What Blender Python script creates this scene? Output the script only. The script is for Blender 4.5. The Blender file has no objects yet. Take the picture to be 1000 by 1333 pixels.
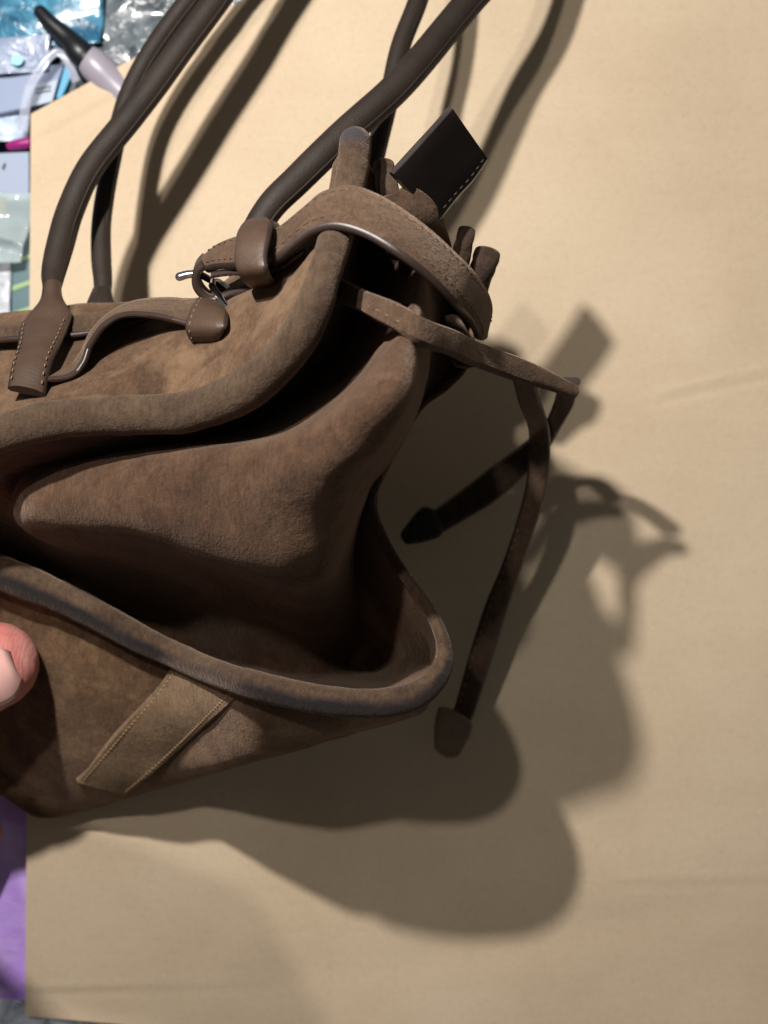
import bpy, bmesh, math, random
from mathutils import Vector, Matrix, noise as mnoise
random.seed(7)
scene = bpy.context.scene
C = scene.collection
# ------------------------------------------------------------------ camera, world, lamps, exposure
H = 0.50
FOV = math.radians(36)
cam = bpy.data.cameras.new('camera'); cam.sensor_fit = 'HORIZONTAL'; cam.angle = FOV
cam.clip_start = 0.005; cam.clip_end = 20
cam.dof.use_dof = True; cam.dof.focus_distance = H-0.125; cam.dof.aperture_fstop = 12.0
camo = bpy.data.objects.new('camera', cam); C.objects.link(camo); camo.location = (0,0,H)
scene.camera = camo
world = bpy.data.worlds.new('World'); scene.world = world; world.use_nodes = True
bg = world.node_tree.nodes['Background']; bg.inputs[0].default_value = (0.98,0.97,0.90,1); bg.inputs[1].default_value = 0.085
def lamp(name, loc, power, col, radius):
    l = bpy.data.lights.new(name, 'POINT'); l.energy = power; l.color = col; l.shadow_soft_size = radius
    o = bpy.data.objects.new(name, l); C.objects.link(o); o.location = loc; return o
lamp('key_lamp', (-0.148,0.234,0.45), 11.6, (1.0,0.96,0.91), 0.009)
lamp('second_lamp', (-0.244,0.402,1.0), 11.0, (1.0,0.94,0.87), 0.018)
vs = scene.view_settings; vs.view_transform = 'Standard'; vs.look = 'None'; vs.exposure = 0; vs.gamma = 1

# ------------------------------------------------------------------ helpers
LIFT, LX, LY, LS = .044, 518, 460, 120    # the gathered top of the bag stands higher
SINK = False    # switched on for the base, which comes down towards the cardboard at the left
def Wd(z): return 2*(H-z)*math.tan(FOV/2)
def P(x, y, z):
    k = min(max((z-.09)/.035,0),1)
    z = z + LIFT*k*k*(3-2*k)*math.exp(-((x-LX)**2+(y-LY)**2)/(2*LS*LS))
    if SINK:
        k = min(max((345-x)/135,0),1); z = z - .048*k*k*(3-2*k)*min(max((z-.02)/.04,0),1)
    w = Wd(z)/1000; return Vector(((x-500)*w, (666.5-y)*w, z))
def cr(a, b, c, d, t):
    return 0.5*((2*b)+(c-a)*t+(2*a-5*b+4*c-d)*t*t+(3*b-a-3*c+d)*t*t*t)
def sample(pts, u):
    """Catmull-Rom through a list of tuples / vectors, u in 0..1"""
    n = len(pts)-1; f = min(max(u,0),1)*n; i = min(int(f), n-1); t = f-i
    g = lambda k: pts[min(max(k,0),n)]
    a, b, c, d = g(i-1), g(i), g(i+1), g(i+2)
    if i == 0: a = tuple(2*b[k]-c[k] for k in range(len(b)))
    if i+1 == n: d = tuple(2*c[k]-b[k] for k in range(len(b)))
    return tuple(cr(a[k],b[k],c[k],d[k],t) for k in range(len(b)))
def newobj(name, verts, faces, mats, parent=None, smooth=True, midx=None, sharp=None):
    me = bpy.data.meshes.new(name); me.from_pydata([tuple(v) for v in verts], [], faces); me.update()
    bm = bmesh.new(); bm.from_mesh(me); bmesh.ops.recalc_face_normals(bm, faces=bm.faces); bm.to_mesh(me); bm.free()
    for m in (mats if isinstance(mats,(list,tuple)) else [mats]): me.materials.append(m)
    if midx: me.polygons.foreach_set('material_index', midx)
    if smooth:
        me.polygons.foreach_set('use_smooth', [True]*len(me.polygons))
        if sharp: me.set_sharp_from_angle(angle=math.radians(sharp))
    o = bpy.data.objects.new(name, me); C.objects.link(o)
    if parent: o.parent = parent
    return o
def tag(o, label, cat=None, group=None, kind=None):
    o['label'] = label
    if cat: o['category'] = cat
    if group: o['group'] = group
    if kind: o['kind'] = kind
    return o
def empty(name): o = bpy.data.objects.new(name, None); C.objects.link(o); o.empty_display_size = .02; return o
def wob(v, s, a): return Vector(mnoise.noise_vector(Vector(v)*s))*a
def sheet(name, rows, mats, parent=None, nu=60, nv=40, solid=0.0016, wobble=0.0012, wscale=28, wob2=0.0, sink=False):
    """bicubic sheet through a grid of (px,py,z) rows"""
    verts = []; faces = []
    global SINK
    for j in range(nv+1):
        v = j/nv
        SINK = sink if not callable(sink) else False
        crow = [sample([r[c] for r in rows], v) for c in range(len(rows[0]))]
        for i in range(nu+1):
            cc = sample(crow, i/nu)
            if callable(sink): cc = (cc[0],cc[1],cc[2]-sink(cc[0],v))
            p = P(*cc)
            p = p + wob(p, wscale, wobble) + wob(p, 110, wob2)
            verts.append(p)
    for j in range(nv):
        for i in range(nu):
            a = j*(nu+1)+i; faces.append((a, a+1, a+nu+2, a+nu+1))
    SINK = False
    o = newobj(name, verts, faces, mats, parent)
    if solid:
        m = o.modifiers.new('thickness','SOLIDIFY'); m.thickness = solid; m.offset = 0
    return o
def tube(name, path, mats, parent=None, n=90, seg=20, flat=1.0, wobble=0.0004, capstart=True, capend=True, wear=None, capk=1.0):
    """path of (px,py,z,r_px)"""
    S = [sample(path, i/n) for i in range(n+1)]
    pts = [P(*s[:3]) for s in S]; rad = [s[3]*Wd(s[2])/1000 for s in S]
    if wobble > .00035: rad = [r*(1+.07*mnoise.noise(p*85)+.04*mnoise.noise(p*240)) for r,p in zip(rad,pts)]
    pts = [p+wob(p, 45, wobble) for p in pts]
    tan = [(pts[min(i+1,n)]-pts[max(i-1,0)]).normalized() for i in range(n+1)]
    up = Vector((0,0,1)); up = (up-tan[0]*up.dot(tan[0])).normalized()
    rings = []
    def ring(c, t, u, r):
        b = t.cross(u)
        return [c + (u*flat*math.sin(a)+b*math.cos(a))*r for a in [2*math.pi*k/seg for k in range(seg)]]
    ups = []
    for t in tan:
        up = (up-t*up.dot(t)).normalized(); ups.append(up)
    if capstart:
        for q in range(1,6):
            a = math.pi/2*q/6; rings.append(ring(pts[0]-tan[0]*rad[0]*math.cos(a)*capk, tan[0], ups[0], rad[0]*math.sin(a)))
    for i in range(n+1): rings.append(ring(pts[i], tan[i], ups[i], rad[i]))
    if capend:
        for q in range(5,0,-1):
            a = math.pi/2*q/6; rings.append(ring(pts[n]+tan[n]*rad[n]*math.cos(a)*capk, tan[n], ups[n], rad[n]*math.sin(a)))
    verts = [v for r in rings for v in r]; faces = []
    for j in range(len(rings)-1):
        for k in range(seg):
            a = j*seg+k; b = j*seg+(k+1)%seg; faces.append((a,b,b+seg,a+seg))
    faces.append(tuple(range(seg))[::-1]); L = len(verts); faces.append(tuple(range(L-seg,L)))
    o = newobj(name, verts, faces, mats, parent)
    if wear:
        at = o.data.attributes.new('wear','FLOAT','POINT'); R = len(rings)
        at.data.foreach_set('value', [wear(j/(R-1), 360*k/seg) for j in range(R) for k in range(seg)])
    return o
class Ribbon:
    """strap between two pixel edge paths A and B (lists of (px,py,z)); th thickness in metres"""
    def __init__(s, name, A, B, th, mats, parent=None, n=80, dome=0.0, wobble=0.0003, flip=False):
        s.A, s.B = A, B; s.flip = False
        s.flip = sum(s.frame(k/20)[2].z for k in range(21)) < 0
        e = min(th*.45, .0009)
        rings = []
        s.th = th; s.dome = dome
        for i in range(n+1):
            a, b, nrm, tg = s.frame(i/n)
            w = b-a; L = w.length; w = w/L
            prof = [(e,0),(L*.25,dome*.75),(L*.5,dome),(L*.75,dome*.75),(L-e,0),(L,-.35*th),(L,-.65*th),(L-e,-th),(L*.5,-th),(e,-th),(0,-.65*th),(0,-.35*th)]
            off = wob(a, 60, wobble)
            rings.append([a+w*x+nrm*y+off for x,y in prof])
        m = 12; verts = [v for r in rings for v in r]; faces = []; mi = []
        for j in range(n):
            for k in range(m):
                A_ = j*m+k; B_ = j*m+(k+1)%m; faces.append((A_,B_,B_+m,A_+m)); mi.append(0 if k in (0,1,2,3) else (1 if len(mats)>1 else 0))
        faces.append(tuple(range(m))); faces.append(tuple(range(len(verts)-m,len(verts)))); mi += [1 if len(mats)>1 else 0]*2
        s.obj = newobj(name, verts, faces, mats, parent, midx=None, sharp=50)
        me = s.obj.data
        me.polygons.foreach_set('material_index', mi)
    def edge(s, t): return P(*sample(s.A,t)), P(*sample(s.B,t))
    def frame(s, t):
        a, b = s.edge(t); d = .004
        a0,b0 = s.edge(max(t-d,0)); a1,b1 = s.edge(min(t+d,1))
        tg = ((a1+b1)-(a0+b0)).normalized(); nrm = tg.cross(b-a).normalized()
        if s.flip: nrm = -nrm
        return a, b, nrm, tg
    def stitches(s, u_list, mat, length=.0016, gap=.0012, r=.00028, t0=.02, t1=.98, lift=None, name='stitching'):
        verts = []; faces = []
        lf = (s.dome*.62+.0001) if lift is None else lift
        for u in u_list:
            N = 400; acc = 0; last = None; nxt = 0
            for i in range(N+1):
                t = t0+(t1-t0)*i/N
                a,b,nrm,tg = s.frame(t); p = a+(b-a)*u+nrm*lf
                if last is not None: acc += (p-last).length
                last = p
                if acc >= nxt:
                    nxt = acc+length+gap*random.uniform(.85,1.15)
                    seed_stitch(verts, faces, p, (tg+(b-a).normalized()*random.uniform(-.08,.08)).normalized(), nrm, length, r)
        o = newobj(name, verts, faces, mat, s.obj); o['kind'] = 'stuff'
        return o
def seed_stitch(verts, faces, p, tg, nrm, L, r):
    b = tg.cross(nrm).normalized(); base = len(verts); segs = 6
    for f, rr in ((-.5,.35),(-.35,.9),(0,1.0),(.35,.9),(.5,.35)):
        for k in range(segs):
            a = 2*math.pi*k/segs
            verts.append(p+tg*(f*L)+(b*math.cos(a)+nrm*math.sin(a)*.8)*r*rr+nrm*(-abs(f)*r*1.2))
    for j in range(4):
        for k in range(segs):
            a = base+j*segs+k; c = base+j*segs+(k+1)%segs; faces.append((a,c,c+segs,a+segs))
    faces.append(tuple(base+k for k in range(segs))[::-1]); faces.append(tuple(base+4*segs+k for k in range(segs)))
def stitch_path(name, pts, mat, parent, length=.0016, gap=.0012, r=.0003, nrm=Vector((0,0,1))):
    verts=[]; faces=[]; N=300; acc=0; last=None; nxt=0
    for i in range(N+1):
        p = P(*sample(pts,i/N)); q = P(*sample(pts,min(i/N+.01,1))); q0 = P(*sample(pts,max(i/N-.01,0)))
        if last is not None: acc += (p-last).length
        last = p
        if acc >= nxt:
            nxt = acc+length+gap*random.uniform(.85,1.15); tg=(q-q0).normalized()
            n2 = (nrm-tg*nrm.dot(tg)).normalized()
            seed_stitch(verts,faces,p,tg,n2,length,r)
    o = newobj(name,verts,faces,mat,parent); o['kind']='stuff'; return o

# ------------------------------------------------------------------ materials
def srgb(r,g,b):
    f = lambda c: ((c/255+.055)/1.055)**2.4 if c/255>.04045 else c/255/12.92
    return (f(r),f(g),f(b),1)
class NT:
    def __init__(s, name):
        s.m = bpy.data.materials.new(name); s.m.use_nodes = True; s.t = s.m.node_tree; s.b = s.t.nodes['Principled BSDF']
        s.co = s.t.nodes.new('ShaderNodeTexCoord').outputs['Object']
    def n(s, typ, **kw):
        x = s.t.nodes.new(typ)
        for k,v in kw.items(): setattr(x,k,v)
        return x
    def noise(s, scale, detail=3, rough=.55, dist=0, co=None):
        x = s.n('ShaderNodeTexNoise'); x.inputs['Scale'].default_value = scale; x.inputs['Detail'].default_value = detail
        x.inputs['Roughness'].default_value = rough; x.inputs['Distortion'].default_value = dist
        s.t.links.new(co or s.co, x.inputs['Vector']); return x.outputs['Fac']
    def ramp(s, fac, stops):
        x = s.n('ShaderNodeValToRGB'); el = x.color_ramp.elements
        while len(el) < len(stops): el.new(.5)
        for e,(p,c) in zip(el,stops): e.position = p; e.color = c if len(c)==4 else (*c,1)
        s.t.links.new(fac, x.inputs[0]); return x.outputs[0]
    def mix(s, fac, a, b, blend='MIX'):
        x = s.n('ShaderNodeMix', data_type='RGBA', blend_type=blend)
        for sock,val in ((x.inputs[0],fac),(x.inputs[6],a),(x.inputs[7],b)):
            if hasattr(val,'is_output'): s.t.links.new(val,sock)
            else: sock.default_value = val
        return x.outputs[2]
    def bump(s, h, strength=.3, dist=.001, prev=None):
        x = s.n('ShaderNodeBump'); x.inputs['Strength'].default_value = strength; x.inputs['Distance'].default_value = dist
        s.t.links.new(h, x.inputs['Height'])
        if prev: s.t.links.new(prev, x.inputs['Normal'])
        return x.outputs['Normal']
    def set(s, **kw):
        for k,v in kw.items():
            sock = s.b.inputs[k]
            if hasattr(v,'is_output'): s.t.links.new(v,sock)
            else: sock.default_value = v
        return s.m
    def map(s, scale):
        x = s.n('ShaderNodeMapping'); x.inputs['Scale'].default_value = scale; s.t.links.new(s.co, x.inputs['Vector']); return x.outputs[0]
def suede(name, dark, mid, light, rubbed=None, amount=.5, attr=False):
    k = NT(name)
    big = k.noise(38, 5, .62, .6); fine = k.noise(420, 3, .7); nap = k.noise(1500, 2, .7)
    col = k.ramp(big, [(.30,dark),(.50,mid),(.72,light)])
    fcol = k.ramp(fine, [(.25,(.62,.60,.58)),(.5,(1,1,1)),(.78,(1.0,1.0,1.0))])
    col = k.mix(.75, col, fcol, 'MULTIPLY')
    mott = k.noise(130, 5, .68, .5)
    col = k.mix(.85, col, k.ramp(mott, [(.32,(.70,.68,.66)),(.5,(.95,.95,.95)),(.70,(1.18,1.17,1.15))]), 'MULTIPLY')
    mp = k.n('ShaderNodeMapping'); mp.inputs['Rotation'].default_value = (0,0,.6); mp.inputs['Scale'].default_value = (900,260,400); k.t.links.new(k.co, mp.inputs['Vector'])
    brush = k.noise(1.0, 3, .65, .4, mp.outputs[0])
    col = k.mix(.8, col, k.ramp(brush, [(.30,(.66,.64,.62)),(.52,(1,1,1)),(.74,(1.30,1.27,1.22))]), 'MULTIPLY')
    ncol = k.ramp(nap, [(.3,(.66,.64,.62)),(.65,(1,1,1))])
    col = k.mix(.6, col, ncol, 'MULTIPLY')
    if rubbed:
        rb = k.noise(70, 4, .6, .4); f = k.ramp(rb, [(.50,(0,0,0)),(.66,(1,1,1))])
        if attr:
            an = k.n('ShaderNodeAttribute'); an.attribute_name = 'wear'
            f = k.mix(1.0, k.ramp(rb, [(.30,(.55,.55,.55)),(.60,(1.3,1.3,1.3))]), an.outputs['Fac'], 'MULTIPLY')
            f = k.ramp(f, [(.10,(0,0,0)),(.62,(1,1,1))])
        col = k.mix(k.mix(1-amount, f, (0,0,0,1)), col, rubbed)
    n0 = k.bump(brush, .35, .0009); n1 = k.bump(fine, .45, .0013, n0); n2 = k.bump(nap, .55, .0006, n1)
    return k.set(**{'Base Color':col,'Roughness':.92,'Normal':n2,'Sheen Weight':.35,'Sheen Roughness':.5,'Sheen Tint':(.75,.55,.42,1),'Specular IOR Level':.15})
def leather(name, a, b, rough=.45, bump=.25, scale=900, spec=.5):
    k = NT(name)
    big = k.noise(60,4,.6); f = k.noise(scale,3,.6)
    col = k.ramp(big,[(.3,a),(.7,b)])
    rr = k.n('ShaderNodeMapRange'); rr.inputs['To Min'].default_value = rough-.1; rr.inputs['To Max'].default_value = rough+.15
    k.t.links.new(k.noise(150,3), rr.inputs[0])
    return k.set(**{'Base Color':col,'Roughness':rr.outputs[0],'Normal':k.bump(f,bump,.0005),'Specular IOR Level':spec})
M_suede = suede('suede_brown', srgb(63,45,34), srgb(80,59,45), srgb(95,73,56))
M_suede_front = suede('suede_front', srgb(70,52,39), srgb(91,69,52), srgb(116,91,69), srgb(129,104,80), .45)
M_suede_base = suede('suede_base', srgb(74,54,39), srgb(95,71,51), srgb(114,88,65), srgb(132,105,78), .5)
M_strip = suede('strip_suede', srgb(104,83,61), srgb(122,99,74), srgb(136,113,87))
def streak(m):
    return m
M_suede_strap = suede('suede_strap', srgb(68,52,41), srgb(84,66,52), srgb(98,78,63))
M_piping = suede('suede_piping', srgb(61,47,38), srgb(75,61,49), srgb(88,73,59), srgb(60,50,44), .4)
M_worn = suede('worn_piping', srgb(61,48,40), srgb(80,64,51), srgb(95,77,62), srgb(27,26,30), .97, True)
M_piping2 = suede('tip_worn_piping', srgb(61,47,38), srgb(75,60,48), srgb(88,72,58), srgb(52,52,58), .9, True)
M_handle = leather('handle_leather', srgb(35,27,22), srgb(47,37,31), .6, .45, 1500, .35)
M_edge = leather('edge_paint', srgb(46,35,31), srgb(58,44,39), .38, .1, 500, .5)
M_tab = leather('tab_leather', srgb(15,11,10), srgb(22,16,14), .34, .15, 900, .25)
M_tabedge = leather('tab_edge', srgb(48,41,40), srgb(62,54,52), .22, .1, 500, .7)
M_keeper = leather('keeper_leather', srgb(62,46,36), srgb(77,59,46), .5, .3, 1000, .4)
M_strapdark = suede('strap_dark', srgb(52,41,35), srgb(64,50,42), srgb(76,60,51))
M_tip = leather('tip_leather', srgb(104,82,63), srgb(128,104,82), .45, .3, 900, .45)
M_thread = NT('thread').set(**{'Base Color':srgb(150,124,92),'Roughness':.7})
M_threaddk = NT('thread_dark').set(**{'Base Color':srgb(84,62,46),'Roughness':.7})
M_threadblack = NT('thread_black').set(**{'Base Color':srgb(52,40,34),'Roughness':.7})
M_threadmid = NT('thread_mid').set(**{'Base Color':srgb(112,90,70),'Roughness':.7})
M_metal = NT('nickel').set(**{'Base Color':(.78,.80,.82,1),'Metallic':1.0,'Roughness':.16})
def cardboard_mat():
    k = NT('kraft_cardboard')
    big = k.noise(9,4,.55); fib = k.noise(1.0,4,.7,.0,k.map((900,700,500))); sp = k.noise(330,4,.75)
    col = k.ramp(big,[(.25,srgb(197,176,149)),(.5,srgb(207,187,160)),(.75,srgb(214,195,169))])
    col = k.mix(.3,col,k.ramp(sp,[(.28,(.72,.68,.62)),(.5,(1,1,1)),(.75,(1,1,1))]),'MULTIPLY')
    col = k.mix(.35,col,k.ramp(fib,[(.3,(.8,.78,.74)),(.6,(1,1,1))]),'MULTIPLY')
    spk = k.noise(700,1,.5); col = k.mix(k.ramp(spk,[(.77,(0,0,0)),(.81,(.45,.45,.45))]),col,srgb(130,104,76))
    spl = k.noise(620,1,.5,.2,k.map((1.03,1.0,1.0))); col = k.mix(k.ramp(spl,[(.22,(.5,.5,.5)),(.27,(0,0,0))]),col,srgb(232,212,178))
    st = k.noise(1.0,5,.65,.3,k.map((5,55,5))); col = k.mix(.5,col,k.ramp(st,[(.3,(.95,.94,.93)),(.6,(1,1,1))]),'MULTIPLY')
    flute = k.n('ShaderNodeTexWave', wave_type='BANDS', bands_direction='Y'); flute.inputs['Scale'].default_value = 62; flute.inputs['Distortion'].default_value = .6; k.t.links.new(k.co, flute.inputs['Vector'])
    n0 = k.bump(flute.outputs['Fac'],.005,.0010)
    return k.set(**{'Base Color':col,'Roughness':.8,'Normal':k.bump(sp,.15,.0008,n0),'Specular IOR Level':.25})
M_card = cardboard_mat()
M_cardedge = leather('cardboard_edge', srgb(186,156,112), srgb(206,178,136), .85, .5, 700, .2)
def skin_mat():
    k = NT('skin'); f = k.noise(60,4,.6); ff = k.noise(900,3,.6)
    col = k.ramp(f,[(.3,srgb(186,116,110)),(.7,srgb(206,146,138))])
    r2 = k.noise(95,3,.6,.3); col = k.mix(k.ramp(r2,[(.42,(0,0,0)),(.62,(.35,.35,.35))]),col,srgb(190,84,78))
    ln = k.n('ShaderNodeTexWave', wave_type='BANDS', bands_direction='X'); ln.inputs['Scale'].default_value = 260; ln.inputs['Distortion'].default_value = 6; ln.inputs['Detail'].default_value = 3; k.t.links.new(k.co, ln.inputs['Vector'])
    ff = k.mix(.5, ff, ln.outputs['Color'])
    return k.set(**{'Base Color':col,'Roughness':.5,'Subsurface Weight':.35,'Subsurface Radius':(.006,.0022,.0014),'Subsurface Scale':1.0,'Normal':k.bump(ff,.2,.0006),'Specular IOR Level':.4})
M_skin = skin_mat()
M_nail = NT('nail').set(**{'Base Color':srgb(222,176,168),'Roughness':.22,'Subsurface Weight':.3,'Subsurface Radius':(.003,.0014,.001),'Coat Weight':.4,'Coat Roughness':.12})

# ------------------------------------------------------------------ setting: table top and cardboard sheet
tbl = newobj('table_top', [(-.9,-.9,-.022),(.9,-.9,-.022),(.9,.9,-.022),(-.9,.9,-.022)], [(0,1,2,3)], leather('table_paint', srgb(70,78,88), srgb(96,104,112), .5, .1, 300), smooth=False)
tbl['kind'] = 'structure'; tbl['label'] = 'grey table top under the cardboard and clutter'
def cardboard():
    # outline in photo pixels on the plane z=0
    left = lambda v: (40+(33-40)*v, 148+(1323-148)*v)
    right = lambda v: (1500, -640+(1450+640)*v)
    nu, nv = 170, 240; th = .004
    def line_d(p, a, b):
        ab = (b[0]-a[0], b[1]-a[1]); t = ((p[0]-a[0])*ab[0]+(p[1]-a[1])*ab[1])/(ab[0]**2+ab[1]**2)
        dx = p[0]-a[0]-ab[0]*t; dy = p[1]-a[1]-ab[1]*t
        return math.hypot(dx,dy)*(1 if ab[0]*dy-ab[1]*dx>0 else -1), t
    creases = [((35,1294),(1500,1262),4,.0004,0,.14),((40,188),(560,-90),5,.0005,0,1),((860,522),(1010,488),4,.0007,0,1),((800,1153),(1400,1146),4,.00035,0,1),((300,1290),(1000,1170),30,.0004,0,1)]
    verts = []; faces = []
    for j in range(nv+1):
        v = j/nv; l = left(v); r = right(v)
        for i in range(nu+1):
            u = (i/nu)**1.0; x = l[0]+(r[0]-l[0])*u; y = l[1]+(r[1]-l[1])*u
            z = 0
            for a,b,w,d,t0,t1 in creases:
                dd,t = line_d((x,y),a,b)
                fade = max(0,min(1,(t-t0+.03)/.06))*max(0,min(1,(t1-t+.1)/.2))
                z += d*fade*(-math.exp(-(dd/w)**2)+.8*math.exp(-((dd+2.2*w)/(1.4*w))**2))
            p = P(x,y,0); p.z = z + .00035*mnoise.noise(p*14)+.00012*mnoise.noise(p*70)
            verts.append(p)
    N = len(verts)
    for j in range(nv):
        for i in range(nu):
            a = j*(nu+1)+i; faces.append((a,a+nu+1,a+nu+2,a+1))
    rim = [i for i in range(nu+1)]+[(j)*(nu+1)+nu for j in range(1,nu*0+nv+1)]+[nv*(nu+1)+i for i in range(nu-1,-1,-1)]+[j*(nu+1) for j in range(nv-1,0,-1)]
    for k in rim: q = verts[k].copy(); q.z = -th; verts.append(q)
    R = len(rim); mi = [0]*len(faces)
    for k in range(R):
        faces.append((rim[k],rim[(k+1)%R],N+(k+1)%R,N+k)); mi.append(1)
    faces.append(tuple(N+k for k in range(R))); mi.append(1)
    o = newobj('cardboard_sheet', verts, faces, [M_card,M_cardedge], sharp=40)
    o.data.polygons.foreach_set('material_index', mi)
    tag(o,'large flat tan cardboard sheet with faint creases under the brown bag','cardboard')
cardboard()

# ------------------------------------------------------------------ the bag
bag = empty('handbag'); bag.location = (0,0,0)
tag(bag,'brown suede handbag with piped edges, buckled belt and long round handles, held end-on','handbag')
# gusset (end of the bag): rows run from the base lip up to the gathered top
G = [
 [(-70,700,.118),(0,748,.124),(120,800,.124),(250,868,.124),(380,903,.122),(480,912,.120),(568,880,.118)],
 [(-70,672,.104),(8,728,.084),(125,780,.066),(253,842,.062),(384,876,.064),(486,880,.062),(568,856,.090)],
 [(-64,632,.110),(5,676,.082),(80,716,.086),(238,746,.090),(394,800,.088),(490,815,.045),(546,782,.098)],
 [(-36,585,.132),(12,640,.099),(54,672,.117),(222,706,.134),(408,748,.136),(472,752,.045),(510,718,.094)],
 [(40,560,.134),(44,606,.099),(70,622,.119),(240,640,.145),(434,672,.148),(466,700,.050),(490,662,.090)],
 [(180,545,.138),(195,580,.088),(180,590,.128),(320,600,.150),(464,612,.148),(480,640,.055),(494,622,.084)],
 [(320,505,.140),(335,548,.082),(330,572,.124),(420,560,.150),(505,572,.140),(510,590,.076),(520,572,.076)],
 [(395,425,.138),(425,480,.068),(440,515,.120),(490,505,.142),(538,515,.132),(545,525,.078),(560,515,.072)],
 [(425,360,.134),(465,410,.066),(505,446,.112),(530,450,.124),(554,456,.110),(562,470,.078),(590,470,.070)],
 [(440,310,.128),(480,350,.066),(522,400,.102),(541,398,.112),(560,402,.100),(575,420,.074),(612,425,.070)],
 [(455,262,.118),(490,300,.066),(528,340,.092),(545,342,.100),(560,345,.092),(585,360,.072),(620,370,.072)],
]
def gusset_sink(x, v):
    k = min(max((345-x)/135,0),1); k = k*k*(3-2*k); f = min(max((.24-v)/.2,0),1); return .048*k*f*f*(3-2*f)
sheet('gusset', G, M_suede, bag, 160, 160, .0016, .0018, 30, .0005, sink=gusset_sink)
# front panel
F = [
 [(-330,690,.075),(-200,650,.10),(-90,640,.118),(0,560,.130),(90,535,.134),(200,530,.136),(300,505,.138),(372,450,.138),(412,390,.136),(442,310,.130)],
 [(-330,610,.065),(-200,590,.09),(-90,560,.108),(0,525,.117),(90,500,.120),(180,475,.122),(255,445,.126),(315,405,.128),(372,365,.130),(425,300,.126)],
 [(-330,500,.045),(-200,480,.066),(-90,465,.080),(0,455,.090),(90,445,.094),(150,432,.096),(210,418,.100),(265,405,.104),(330,365,.112),(415,290,.118)],
 [(-330,460,.03),(-200,440,.05),(-90,420,.066),(0,412,.074),(90,402,.078),(150,396,.080),(210,392,.084),(265,388,.088),(330,340,.094),(420,275,.102)],
 [(-330,500,.01),(-200,500,.018),(-90,470,.028),(0,450,.034),(90,440,.036),(150,430,.038),(210,430,.04),(265,420,.044),(330,390,.05),(430,330,.06)],
]
sheet('front_panel', F, M_suede_front, bag, 150, 80, .0016, .0016, 34, .0006)
# base panel
B = [
 [(-330,760,.06),(-200,720,.10),(-90,715,.116),(0,760,.120),(120,812,.121),(225,862,.121),(310,896,.120),(400,920,.118),(480,930,.116),(562,905,.114)],
 [(-330,840,.05),(-200,830,.078),(-90,850,.095),(0,872,.104),(90,905,.107),(170,938,.108),(255,950,.108),(350,952,.108),(460,945,.108),(556,918,.108)],
 [(-330,900,.035),(-200,925,.045),(-90,955,.060),(-8,985,.072),(60,1000,.080),(115,1008,.085),(190,1012,.089),(300,990,.094),(435,956,.100),(550,924,.104)],
 [(-330,915,.02),(-200,945,.025),(-90,985,.034),(-2,1030,.044),(50,1062,.052),(110,1054,.058),(180,1034,.066),(295,1000,.076),(430,960,.088),(545,925,.098)],
 [(-330,900,.0),(-200,930,.008),(-90,960,.015),(0,1000,.02),(60,1020,.025),(120,1015,.03),(190,1000,.035),(290,970,.045),(420,930,.055),(530,900,.07)],
]
base = sheet('base_panel', B, M_suede_base, bag, 150, 90, .0016, .0009, 30, .0004, sink=True)
# back panel, under the bag
K = [
 [(618,382,.080),(612,470,.078),(585,505,.076),(545,535,.078),(502,612,.086),(486,660,.090),(503,715,.094),(540,775,.100),(576,830,.110),(582,866,.114),(556,900,.114)],
 [(600,382,.060),(595,468,.056),(565,500,.056),(520,540,.056),(470,612,.060),(450,660,.060),(460,720,.064),(490,780,.068),(530,830,.074),(540,860,.076),(530,890,.076)],
 [(430,420,.05),(420,480,.04),(400,510,.03),(370,560,.03),(330,620,.03),(320,660,.03),(320,720,.03),(340,780,.035),(370,820,.04),(390,850,.045),(400,870,.05)],
 [(-330,540,.01),(-330,570,.006),(-330,600,.006),(-330,640,.006),(-330,680,.006),(-330,720,.006),(-330,760,.006),(-330,800,.006),(-330,840,.006),(-330,870,.006),(-330,900,.006)],
]
sheet('back_panel', K, M_suede_base, bag, 60, 40, .0016, .001)
E = [[(-330,690,.075),(-330,760,.06)],[(-345,610,.055),(-345,830,.045)],[(-340,520,.03),(-340,890,.03)],[(-330,540,.008),(-330,890,.006)]]
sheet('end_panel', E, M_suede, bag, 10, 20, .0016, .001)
# piped seams
tube('front_piping', [(-120,690,.118,22),(-92,640,.122,23),(-50,592,.128,24),(0,566,.133,24),(80,545,.138,25),(170,541,.141,26),(250,535,.143,27),(318,508,.144,27),(372,462,.144,25),(405,408,.143,23),(424,350,.141,21),(437,308,.138,21),(450,268,.133,20),(459,225,.131,21),(463,186,.129,21)], M_piping2, bag, 160, 24, wear=lambda t,a: min(max((t-.93)/.05,0),1)*.9)
SINK = True
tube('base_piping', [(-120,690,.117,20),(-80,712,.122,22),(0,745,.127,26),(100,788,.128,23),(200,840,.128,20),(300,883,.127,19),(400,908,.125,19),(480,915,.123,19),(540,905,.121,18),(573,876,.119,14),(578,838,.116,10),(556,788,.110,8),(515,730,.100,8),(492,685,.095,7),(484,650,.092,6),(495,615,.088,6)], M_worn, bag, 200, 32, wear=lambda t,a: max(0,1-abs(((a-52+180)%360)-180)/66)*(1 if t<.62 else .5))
SINK = False
# facing strip that binds the front piping
fb = Ribbon('seam_facing', [(205,528,.139),(232,508,.136),(262,478,.132),(302,440,.131),(345,398,.132),(385,352,.134),(415,315,.132)],
       [(225,540,.140),(262,528,.143),(318,500,.145),(366,456,.145),(398,402,.144),(418,350,.142),(430,310,.138)], .0014, [M_suede_front,M_edge], bag, 60, dome=.0012, flip=True)
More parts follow.
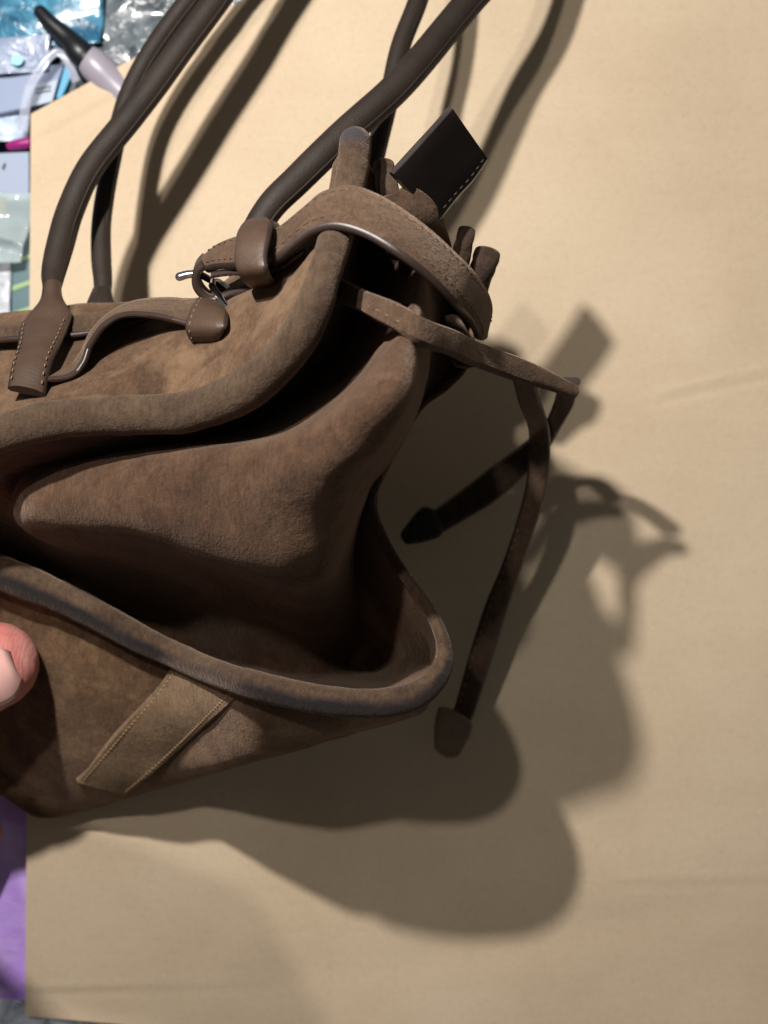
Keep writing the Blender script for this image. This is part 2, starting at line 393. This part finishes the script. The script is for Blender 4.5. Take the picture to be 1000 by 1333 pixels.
# top band with its groove, left of the belt
tb = Ribbon('top_band', [(-330,470,.046),(-90,428,.082),(0,418,.0885),(60,412,.090),(120,404,.0915),(180,396,.094)],
       [(-330,490,.050),(-90,452,.087),(0,441,.094),(60,438,.0965),(120,430,.098),(185,416,.100)], .0022, [M_suede_strap,M_edge], bag, 60, dome=.0008, flip=True)
tube('band_cord', [(-330,496,.051,3.5),(-90,456,.088,3.5),(0,443,.0955,4),(60,440,.098,4),(120,433,.099,4),(160,424,.1,4),(195,414,.102,3.5)], M_edge, bag, 60, 10)

# handles
def handle(path, mat, n=200, r=1.0):
    path = [(x,y,z,r_*.93) for x,y,z,r_ in path]
    o = tube('handle', path, mat, bag, n, 22, 1.0, .0003)
    pp = [(x+r_*.50, y+r_*.38, z+r_*Wd(z)/1000*.80, 1.5) for x,y,z,r_ in path[1:-1]]
    tube('handle_seam', pp, M_handle, o, n, 6, 1.0, .0003)
    return o
h1 = handle([(68,374,.084,13),(70,352,.078,17),(78,318,.072,19),(92,272,.066,19),(120,214,.061,18.5),(172,150,.056,18.5),(224,80,.052,18.5),(280,3,.049,18.5),(330,-70,.046,18),(430,-190,.04,18),(560,-270,.037,18),(670,-260,.04,18),(700,-170,.046,19),(668,-70,.055,20),(606,8,.064,20.5),(522,108,.080,21.5),(442,180,.090,21.5),(388,232,.094,21),(350,272,.096,20),(320,330,.096,18),(310,390,.09,16)], M_handle)
h1['label'] = 'dark brown rolled leather handle nearer the camera'
h2 = handle([(134,392,.060,11),(134,365,.056,13),(132,335,.052,14),(132,285,.047,13.5),(142,224,.043,13),(156,160,.040,13),(172,112,.038,13),(202,58,.037,13),(244,2,.036,13),(300,-66,.034,13),(400,-170,.03,13),(500,-210,.03,13),(560,-160,.035,13),(562,-80,.042,13.5),(546,-5,.05,14),(522,60,.056,14),(506,130,.062,14),(492,190,.066,14),(478,250,.07,14),(470,320,.07,14)], M_handle)
h2['label'] = 'dark brown leather handle farther from the camera'
# flared handle tabs, stitched
t1 = Ribbon('handle_tab', [(56,368,.090),(52,388,.094),(36,408,.099),(25,425,.103),(22,446,.112),(14,474,.122),(9,502,.1285)],
       [(80,366,.088),(82,386,.092),(93,405,.096),(90,418,.100),(80,440,.110),(66,470,.121),(58,512,.1275)], .0024, [M_keeper,M_edge], h1, 50, dome=.0012, flip=True)
t1.stitches([.1], M_threadmid, t0=.5, t1=.97, gap=.0016); t1.stitches([.9], M_threadmid, t0=.5, t1=.97, gap=.0016)
Ribbon('handle_tab', [(124,372,.064),(112,396,.068),(98,410,.070),(95,440,.074)], [(146,372,.060),(150,390,.062),(160,402,.066),(158,432,.072)], .0024, [M_handle,M_edge], h2, 30, flip=True)

# thin loose strap across the front panel (edge toward the camera)
ls = Ribbon('loose_strap', [(56,486,.112),(88,476,.110),(104,456,.106),(116,432,.102),(140,408,.098),(175,390,.096),(222,386,.100),(266,392,.108)],
       [(50,492,.124),(87,488,.1245),(103,472,.124),(113,448,.123),(134,421,.122),(162,406,.121),(205,409,.121),(256,423,.123)], .0021, [M_suede_strap,M_edge], bag, 90)
# keeper loop at the end of the loose strap
kp = Ribbon('strap_keeper', [(266,380,.114),(253,391,.126),(243,411,.132),(240,430,.133),(247,446,.127),(256,452,.114)],
       [(292,398,.120),(297,404,.129),(295,416,.135),(291,431,.136),(287,446,.130),(284,454,.118)], .0022, [M_keeper,M_edge], bag, 50, dome=.0003)
kp.stitches([.14], M_threadmid, t0=.1, t1=.9)

# belt round the gathered top
bu = [(264,330,.118),(284,314,.124),(312,304,.130),(340,300,.134),(363,292,.137),(395,267,.139),(422,246,.141),(459,239,.143),(500,254,.141),(542,281,.137),(588,320,.128),(622,356,.116),(642,396,.104),(636,436,.094)]
bl = [(263,348,.126),(280,345,.130),(310,344,.136),(340,341,.140),(356,335,.143),(381,313,.146),(404,298,.148),(436,292,.149),(478,303,.147),(524,329,.142),(570,366,.132),(606,406,.120),(622,430,.109),(626,444,.098)]
belt = Ribbon('belt', bu, bl, .0030, [M_suede_strap,M_edge], bag, 140, dome=.0006)
belt.stitches([.19,.81], M_threaddk, t0=.04, t1=.96, length=.0017, gap=.0011, r=.00026)
# belt end folded back round the buckle bar, seen on edge
bf = Ribbon('belt_return', [(272,335,.112),(264,345,.110),(262,362,.107),(276,378,.104),(300,372,.104),(330,366,.106),(365,352,.108),(400,325,.11)],
       [(270,350,.128),(261,358,.127),(262,374,.124),(278,385,.121),(302,376,.121),(330,371,.122),(366,356,.124),(398,334,.126)], .0026, [M_suede_strap,M_edge], belt.obj, 70, flip=True)
bf2 = Ribbon('belt_layer', [(276,352,.112),(305,348,.112),(335,350,.114),(362,340,.118),(396,318,.12)], [(274,354,.1285),(304,351,.130),(335,353,.133),(362,345,.135),(394,324,.137)], .0018, [M_suede_strap,M_edge], belt.obj, 40, flip=True)
# belt keeper
bk = Ribbon('belt_keeper', [(316,288,.128),(309,297,.142),(305,314,.148),(303,335,.1495),(307,355,.148),(316,369,.140),(324,375,.126)],
       [(347,281,.132),(353,288,.144),(350,306,.1495),(345,328,.151),(346,350,.150),(353,365,.142),(362,371,.128)], .0022, [M_keeper,M_edge], belt.obj, 60, dome=.0003)
Ribbon('belt_keeper_inside', [(346,285,.134),(354,290,.130),(356,310,.132),(354,340,.136),(352,364,.124)], [(352,286,.122),(364,292,.118),(366,312,.118),(364,340,.118),(360,362,.11)], .0015, [M_edge,M_edge], bk.obj, 30)
# buckle
bke = tube('buckle', [(276,372,.118,4.5),(283,384,.120,5),(298,404,.122,5),(312,420,.121,5),(322,414,.116,4.5),(318,400,.112,4.5),(300,380,.108,4.5),(286,368,.108,4.5),(278,366,.113,4.5),(276,372,.118,4.5)], M_metal, belt.obj, 80, 12, 1.0, 0)
tube('buckle_pin', [(316,404,.113,4.5),(290,376,.112,4.5),(262,358,.112,5),(246,357,.112,5.5),(234,360,.112,6.0)], M_metal, bke, 40, 12, .8, 0)

# gathered top: tube-like pleat ends sticking out above the belt
def pleat(path, mat=M_piping): return tube('pleat', path, mat, bag, 60, 24, 1.0, .0005, capk=.35)
pleat([(520,330,.105,15),(510,275,.112,15),(505,248,.114,14.5),(503,236,.114,14),(501.5,229,.114,13),(500.5,222,.114,14),(500,216,.114,13.5)])
pleat([(548,330,.105,12),(541,280,.112,12),(536,256,.115,11.5),(534,247,.116,10.5),(533,242,.116,10.2),(532,236,.116,11),(531,230,.116,10)])
pleat([(590,380,.09,14),(598,345,.098,13),(602,324,.10,12.5),(604,315,.101,11.3),(605.5,308,.101,12),(607,300,.101,11.5)], M_strapdark)
pleat([(610,400,.085,18),(622,365,.092,17.5),(628,350,.095,17),(630,344,.096,16),(632,337,.096,17),(634,329,.096,16.5)], M_strapdark)
pleat([(585,425,.080,18),(598,450,.090,18),(604,468,.092,17),(604,474,.092,15)], M_strapdark)
sheet('pleat_fold', [[(498,258,.120),(516,250,.119),(534,244,.120),(552,254,.118),(568,276,.112),(576,300,.104)],[(500,290,.114),(520,282,.115),(540,282,.115),(560,290,.112),(575,305,.106),(584,325,.10)],[(505,320,.10),(525,320,.10),(545,320,.10),(560,325,.10),(575,335,.095),(590,350,.09)]], M_suede_strap, bag, 30, 16, .003, .0006)
sheet('pleat_fold', [[(436,215,.106),(446,200,.110),(456,195,.112),(470,200,.112),(486,225,.112),(498,250,.110)],[(432,240,.104),(442,232,.108),(456,230,.110),(472,235,.110),(488,255,.110),(500,275,.108)],[(420,290,.095),(440,290,.098),(460,290,.10),(478,290,.10),(494,295,.10),(510,310,.095)]], M_suede, bag, 30, 16, .002, .0006)
sheet('gathered_top', [[(430,280,.100),(480,275,.105),(530,290,.104),(580,325,.096),(620,365,.086),(632,410,.078)],[(440,330,.085),(485,335,.088),(530,350,.086),(575,375,.08),(608,400,.075),(622,430,.070)],[(450,400,.06),(490,400,.06),(530,410,.06),(570,430,.06),(600,450,.06),(612,470,.06)]], M_strapdark, bag, 40, 30, .002, .0008)

# dark leather hang tab: two layers
for k,dz in ((0,0),(1,-.0042)):
    tt = Ribbon('pull_tab', [(588-k*2,139+k*1,.129+dz),(564-k*2,166+k*1,.130+dz),(540-k*1.5,193,.130+dz),(510,224,.129+dz)], [(637-k*2,209,.115+dz),(618,236,.114+dz),(598,258,.113+dz),(572,290,.112+dz)], .0022, [M_tab,M_tabedge], bag, 30)
    if k == 0: tt.stitches([.91], M_threadblack, t0=.08, t1=.9)

# drawstring strap and its two ends
dsA = [(425,352,.118),(450,364,.136),(469,374,.148),(492,382,.158),(522,396,.166),(556,412,.165),(597,429,.150),(634,446,.131),(688,467,.116),(728,485,.106),(752,498,.102)]
dsB = [(420,382,.122),(446,394,.139),(466,404,.151),(490,417,.161),(520,434,.168),(552,448,.167),(590,461,.153),(628,476,.134),(680,496,.118),(724,507,.107),(755,514,.103)]
LIFT_TOP, LIFT = LIFT, 0.0
ds = Ribbon('drawstring', dsA, dsB, .0042, [M_suede_strap,M_suede_strap], bag, 110, dome=.0002, wobble=.0005)
ds.stitches([.62], M_threadmid, t0=.22, t1=.42, gap=.0032)
LIFT = LIFT_TOP
e1 = Ribbon('drawstring_end', [(727,501,.0965),(721,528,.070),(708,553,.052),(683,575,.042),(640,606,.032),(604,634,.026),(566,662,.022),(556,670,.0215)], [(756,502,.0965),(747,532,.069),(728,562,.052),(700,602,.042),(646,650,.032),(612,672,.026),(574,694,.022),(564,701,.0215)], .003, [M_strapdark,M_edge], ds.obj, 70, dome=.0005)
e1.stitches([.12], M_threaddk, t0=.45, t1=.97)
e2 = Ribbon('drawstring_end', [(664,486,.090),(674,525,.074),(687,562,.064),(687,600,.058),(683,640,.053),(670,690,.047),(652,740,.040),(632,791,.033),(614,845,.028),(594,915,.0225),(586,940,.0222)], [(694,490,.090),(705,530,.075),(714,566,.066),(716,604,.059),(710,645,.054),(696,695,.047),(678,745,.040),(662,796,.033),(643,855,.028),(620,925,.0225),(610,950,.0222)], .003, [M_suede_strap,M_edge], ds.obj, 100, dome=.0005)
e2.stitches([.14], M_threadmid, t0=.5, t1=.98, gap=.0022)
def strap_tip(outline, z, zc, mat, parent, th=.004):
    pts = [P(x,y,z) for x,y in outline]; c = sum(pts,Vector())/len(pts)
    verts=[]; faces=[]; n=len(pts)
    N = 48; sm=[]
    cl = outline+outline[:2]
    loop=[]
    for i in range(N):
        f=i/N*n; k=int(f); t=f-k; g=lambda q: outline[q%n]
        loop.append(tuple(cr(g(k-1)[a],g(k)[a],g(k+1)[a],g(k+2)[a],t)*.6+(g(k)[a]*(1-t)+g(k+1)[a]*t)*.4 for a in (0,1)))
    pts=[P(x,y,z) for x,y in loop]
    for sc,dz in ((.6,0.0006),(.86,.0005),(.95,.0),(1,-.0012),(1,-th+.0008),(.95,-th)):
        for p in pts: q=c+(p-c)*sc; q.z=z+dz; verts.append(q)
    for j in range(5):
        for k in range(N):
            a=j*N+k; b=j*N+(k+1)%N; faces.append((a,b,b+N,a+N))
    faces.append(tuple(range(N))); faces.append(tuple(range(5*N,6*N)))
    o=newobj('strap_tip',verts,faces,mat,parent)
    sv=[];sf=[]
    for k in range(0,N,3):
        p=c+(pts[k]-c)*.78; p.z=z+.0006; tg=(pts[(k+1)%N]-pts[k-1]).normalized(); seed_stitch(sv,sf,p,tg,Vector((0,0,1)),.0014,.00026)
    return o,sv,sf
o,sv,sf = strap_tip([(549,660),(568,664),(577,680),(574,698),(552,706),(530,709),(522,700),(524,690)], .026, 0, M_tab, e1.obj)
st=newobj('stitching',sv,sf,M_threaddk,e1.obj); st['kind']='stuff'
o,sv,sf = strap_tip([(572,922),(594,926),(616,942),(613,958),(598,985),(582,988),(566,976),(566,945)], .025, 0, M_tip, e2.obj)
st=newobj('stitching',sv,sf,M_threadmid,e2.obj); st['kind']='stuff'

# stitched strip across the base
SINK = True
bs = Ribbon('base_strip', [(222,868,.1240),(192,908,.1180),(155,950,.1095),(122,990,.0950),(98,1018,.0840)], [(312,904,.1230),(276,938,.1165),(240,972,.1075),(200,1008,.0965),(165,1036,.0785)], .0034, [M_strip,M_strip], base, 50, dome=.0003)
bs.stitches([.1], M_thread, t0=.04, t1=.97, length=.0013, gap=.0010, r=.00034); bs.stitches([.9], M_thread, t0=.02, t1=.97, length=.0013, gap=.0010, r=.00034)
SINK = False

# ------------------------------------------------------------------ the hand
def capsules(chains, name, mat, voxel=.0012):
    verts=[];faces=[]
    for ch in chains:
        for (p0,r0),(p1,r1) in zip(ch,ch[1:]):
            d=(p1-p0); L=d.length; d=d/L; up=Vector((0,0,1)) if abs(d.z)<.9 else Vector((1,0,0)); u=(up-d*up.dot(d)).normalized(); b=d.cross(u); base=len(verts); seg=16; rings=0
            prof=[(-r0*math.cos(a),r0*math.sin(a)) for a in (.15,.5,.9,1.3)]+[(L*t,r0+(r1-r0)*t) for t in (0.05,.5,.95)]+[(L+r1*math.cos(a),r1*math.sin(a)) for a in (1.3,.9,.5,.15)]
            for x,r in prof:
                for k in range(seg):
                    a=2*math.pi*k/seg; verts.append(p0+d*x+(u*math.cos(a)+b*math.sin(a))*r)
            for j in range(len(prof)-1):
                for k in range(seg):
                    a=base+j*seg+k; c=base+j*seg+(k+1)%seg; faces.append((a,c,c+seg,a+seg))
            faces.append(tuple(base+k for k in range(seg))[::-1]); e=base+(len(prof)-1)*seg; faces.append(tuple(e+k for k in range(seg)))
    o=newobj(name,verts,faces,mat)
    m=o.modifiers.new('join','REMESH'); m.mode='VOXEL'; m.voxel_size=voxel; m.use_smooth_shade=True
    s=o.modifiers.new('smooth','SMOOTH'); s.factor=.5; s.iterations=8
    return o
def q(x,y,z,r): return (P(x,y,z),r)
thumb=[q(-285,945,.120,.0170),q(-195,918,.092,.0170),q(-105,894,.078,.0182),q(-48,880,.076,.0182),q(-8,866,.075,.0160)]
index=[q(-255,1090,.135,.0130),q(-195,1150,.080,.0108),q(-110,1138,.040,.0095),q(-24,1086,.012,.0085)]
middle=[q(-285,1060,.130,.0130),q(-230,1110,.066,.0108),q(-140,1070,.028,.0098),q(-70,1010,.006,.0086)]
ring_=[q(-310,1025,.125,.0125),q(-265,1060,.060,.0104),q(-180,1010,.026,.0090),q(-115,955,.006,.008)]
little=[q(-330,990,.120,.0115),q(-295,1000,.060,.0090),q(-220,945,.026,.0080),q(-155,895,.007,.007)]
wr=q(-160,960,.235,.0235)
palm=[[wr,q(-255,1090,.137,.0160)],[wr,q(-285,1060,.133,.0160)],[wr,q(-310,1025,.128,.0150)],[wr,q(-330,990,.123,.0135)],[wr,q(-285,945,.125,.0175)],[q(-255,1090,.135,.014),q(-285,945,.120,.0165)],[q(-285,1060,.132,.0145),q(-290,965,.128,.0145)]]
arm=[wr,q(-182,1090,.268,.0235),q(-320,1500,.310,.029),q(-480,2000,.340,.034)]
hand=capsules([thumb,index,middle,ring_,little,arm]+palm,'hand',M_skin)
tag(hand,'bare hand gripping the lower left corner of the brown bag, thumb on top','hand')
def nail():
    # curved plate on the thumb's upper side
    c=P(-22,890,.0928); ax=(P(24,858,.080)-P(-70,892,.0812)).normalized(); nr=Vector((-.10,-.30,1)); nr=(nr-ax*nr.dot(ax)).normalized(); sd=ax.cross(nr)
    L=.0215; Wn=.0215; verts=[];faces=[];nu,nv=12,10
    for j in range(nv+1):
        v=j/nv*2-1
        for i in range(nu+1):
            u=i/nu*2-1; wv=Wn/2*math.sqrt(max(0,1-(max(0,abs(v)-.35)/.65)**2*.75))
            verts.append(c+ax*(v*L/2)+sd*(u*wv)+nr*(-.0036*u*u-(.0042 if v>0 else .0010)*v*v))
    for j in range(nv):
        for i in range(nu): a=j*(nu+1)+i; faces.append((a,a+1,a+nu+2,a+nu+1))
    o=newobj('fingernail',verts,faces,M_nail,hand); m=o.modifiers.new('t','SOLIDIFY'); m.thickness=.0006; return o
nail()

# ------------------------------------------------------------------ clutter on the table, left of the cardboard
def film_mat(name, a, b, rough=.25, trans=0.0, alpha=1.0, scale=60):
    k = NT(name); f = k.noise(scale,4,.6,.8)
    return k.set(**{'Base Color':k.ramp(f,[(.35,a),(.65,b)]),'Roughness':rough,'Transmission Weight':trans,'Alpha':alpha,'Normal':k.bump(k.noise(scale*2.5,4,.6,.6),.5,.003),'Coat Weight':.5,'Coat Roughness':.1})
def crumple(name, quad, z, mat, amp=.003, scale=60, n=36, seed=0, thick=.0003, parent=None):
    """crumpled sheet over four corner pixels (tl,tr,br,bl)"""
    verts=[];faces=[];off=Vector((seed*3.1,seed*1.7,seed*.9))
    for j in range(n+1):
        for i in range(n+1):
            u,v=i/n,j/n
            x=(quad[0][0]*(1-u)+quad[1][0]*u)*(1-v)+(quad[3][0]*(1-u)+quad[2][0]*u)*v
            y=(quad[0][1]*(1-u)+quad[1][1]*u)*(1-v)+(quad[3][1]*(1-u)+quad[2][1]*u)*v
            p=P(x,y,z); d=mnoise.noise(p*scale+off); r=1-abs(mnoise.noise(p*scale*.8+off*2))*2
            p.x+=mnoise.noise(p*40+off)*amp*.6; p.y+=mnoise.noise(p*40-off)*amp*.6
            p.z=z+amp*(.6*d+.5*r); verts.append(p)
    for j in range(n):
        for i in range(n): a=j*(n+1)+i; faces.append((a,a+n+1,a+n+2,a+1))
    o=newobj(name,verts,faces,mat,parent); m=o.modifiers.new('t','SOLIDIFY'); m.thickness=thick; return o
def slab(name, quad, z, th, mat, parent=None):
    t=[P(x,y,z) for x,y in quad]; b=[v-Vector((0,0,th)) for v in t]; n=len(quad)
    f=[tuple(range(n))[::-1],tuple(range(n,2*n))]+[(i,(i+1)%n,n+(i+1)%n,n+i) for i in range(n)]
    o=newobj(name,t+b,f,mat,parent,smooth=False); m=o.modifiers.new('b','BEVEL'); m.width=min(.0006,th*.4); m.segments=2; return o
o=crumple('plastic_pouch',[(-160,-70),(150,-90),(132,60),(-160,70)],-.010,film_mat('blue_film',srgb(34,80,112),srgb(92,164,194),.2),.004,55,44,1)
tag(o,'crumpled blue plastic pouch in the top left corner behind the black nozzle','pouch')
o=crumple('plastic_wrap',[(120,-90),(330,-90),(330,80),(126,100)],-.013,film_mat('grey_film',srgb(52,60,66),srgb(126,136,142),.18),.004,80,44,2)
tag(o,'dark grey crinkled plastic wrap behind the leather handles at top left','plastic wrap')
bt=tube('bottle',[(108,72,-.002,15),(118,80,-.002,20),(130,92,-.003,22),(160,122,-.006,22),(230,190,-.010,22)],NT('white_plastic').set(**{'Base Color':srgb(152,146,158),'Roughness':.35}),None,50,20,1,0)
tag(bt,'white bottle with a long black nozzle beside the cardboard corner','bottle')
bk_=NT('black_plastic').set(**{'Base Color':srgb(20,22,26),'Roughness':.4})
tube('nozzle',[(53,16,.001,9),(66,30,.001,10.5),(88,50,0,13.5),(102,66,0,17),(110,74,-.001,18)],bk_,bt,40,20,1,0)
wm=film_mat('white_film',srgb(116,132,164),srgb(164,176,198),.3)
o=crumple('white_packet',[(-120,62),(66,44),(62,92),(-120,104)],-.006,wm,.002,60,30,3); tag(o,'white crinkled packet just below the black nozzle','packet')
slab('round_sticker',[(22+8*math.cos(a*.4),78+7*math.sin(a*.4)) for a in range(16)],-.0028,.0006,NT('cyan').set(**{'Base Color':srgb(150,216,228),'Roughness':.5}),o)
bx=slab('label_box',[(-90,104),(84,82),(66,134),(-90,166)],-.008,.008,NT('pale_card').set(**{'Base Color':srgb(132,146,176),'Roughness':.5})); tag(bx,'pale blue carton with a white printed label beside the cardboard corner','carton')
slab('label',[(32,112),(76,103),(68,132),(26,142)],-.0074,.0004,NT('label_white').set(**{'Base Color':srgb(168,180,198),'Roughness':.5}),bx)
for k in range(2): slab('printed_line',[(46,115+k*5),(66,111+k*5),(66,113.5+k*5),(46,117.5+k*5)],-.0071,.0002,NT('ink').set(**{'Base Color':srgb(90,96,104),'Roughness':.6}),bx)
o=slab('blue_strip',[(84,84),(96,92),(80,128),(72,128)],-.004,.003,NT('blue_strip').set(**{'Base Color':srgb(64,150,190),'Roughness':.4})); tag(o,'narrow bright blue strip standing between carton and bottle','strip')
cl=NT('clear_film').set(**{'Base Color':srgb(190,196,216),'Roughness':.12,'Alpha':.4})
o=Ribbon('clear_band',[(22,170,-.003),(30,120,0),(48,84,.001),(72,62,.001),(92,76,0),(104,104,-.002)],[(36,172,-.003),(42,124,0),(58,92,.001),(74,74,.001),(84,84,0),(94,108,-.002)],.0006,[cl],None,50).obj
tag(o,'curved strip of clear plastic looping over the pale carton','plastic strip')
o=tube('pink_pen',[(14,190,-.009,6),(24,188,-.008,7),(36,186,-.008,7.5)],NT('magenta').set(**{'Base Color':srgb(150,36,116),'Roughness':.35}),None,30,14,1,0); tag(o,'magenta pen lying at the left edge of the cardboard','pen')
o=crumple('grey_cloth',[(-120,150),(38,150),(38,182),(-120,190)],-.012,film_mat('grey_blue_film',srgb(120,140,170),srgb(200,216,232),.3),.003,70,24,4); tag(o,'grey blue crinkled film above the magenta pen','plastic film')
pp=slab('white_card',[(-120,204),(38,197),(38,262),(-120,268)],-.009,.0015,NT('paper').set(**{'Base Color':srgb(150,162,186),'Roughness':.6})); tag(pp,'white card with a small dark mark left of the cardboard','card')
slab('dark_mark',[(2,218),(6,211),(8,214),(5,222)],-.0087,.0002,bk_,pp)
o=crumple('yellow_packet',[(-100,258),(9,258),(7,284),(-100,300)],-.006,NT('yellow').set(**{'Base Color':srgb(226,200,30),'Roughness':.4}),.0015,60,14,5); tag(o,'yellow packet corner poking in at the left frame edge','packet')
o=crumple('clear_bag',[(-100,250),(38,256),(22,345),(-100,360)],-.004,NT('clear_crinkle').set(**{'Base Color':srgb(190,206,210),'Roughness':.1,'Alpha':.5}),.005,110,40,6); tag(o,'clear crinkled plastic bag over the yellow packet','plastic bag')
gp=slab('teal_packet',[(14,285),(60,285),(60,460),(14,460)],-.011,.003,NT('teal').set(**{'Base Color':srgb(70,104,112),'Roughness':.3})); tag(gp,'dark teal packet with pale green stripes beside the left handle','packet')
for k in range(3): slab('stripe',[(16,338+k*34),(40,330+k*34),(40,336+k*34),(16,345+k*34)],-.0106,.0003,NT('lime').set(**{'Base Color':srgb(140,170,110),'Roughness':.4}),gp)
o=crumple('grey_paper',[(-100,340),(16,330),(16,470),(-100,470)],-.010,film_mat('grey_paper',srgb(150,156,166),srgb(206,212,220),.4),.002,60,24,7); tag(o,'pale grey crinkled paper left of the teal packet','paper')
o=crumple('purple_bag',[(-140,1000),(60,1000),(60,1306),(-140,1300)],-.009,film_mat('lilac_film',srgb(196,156,244),srgb(226,202,252),.18,0,1,26),.003,45,50,8); tag(o,'glossy lilac plastic bag under the lower left cardboard edge','plastic bag')
o=crumple('foil_wrap',[(-140,1290),(240,1312),(240,1440),(-140,1420)],-.006,film_mat('silver_film',srgb(120,130,150),srgb(220,226,236),.15),.004,90,40,9); tag(o,'crumpled silvery plastic wrap at the bottom left corner','plastic wrap')
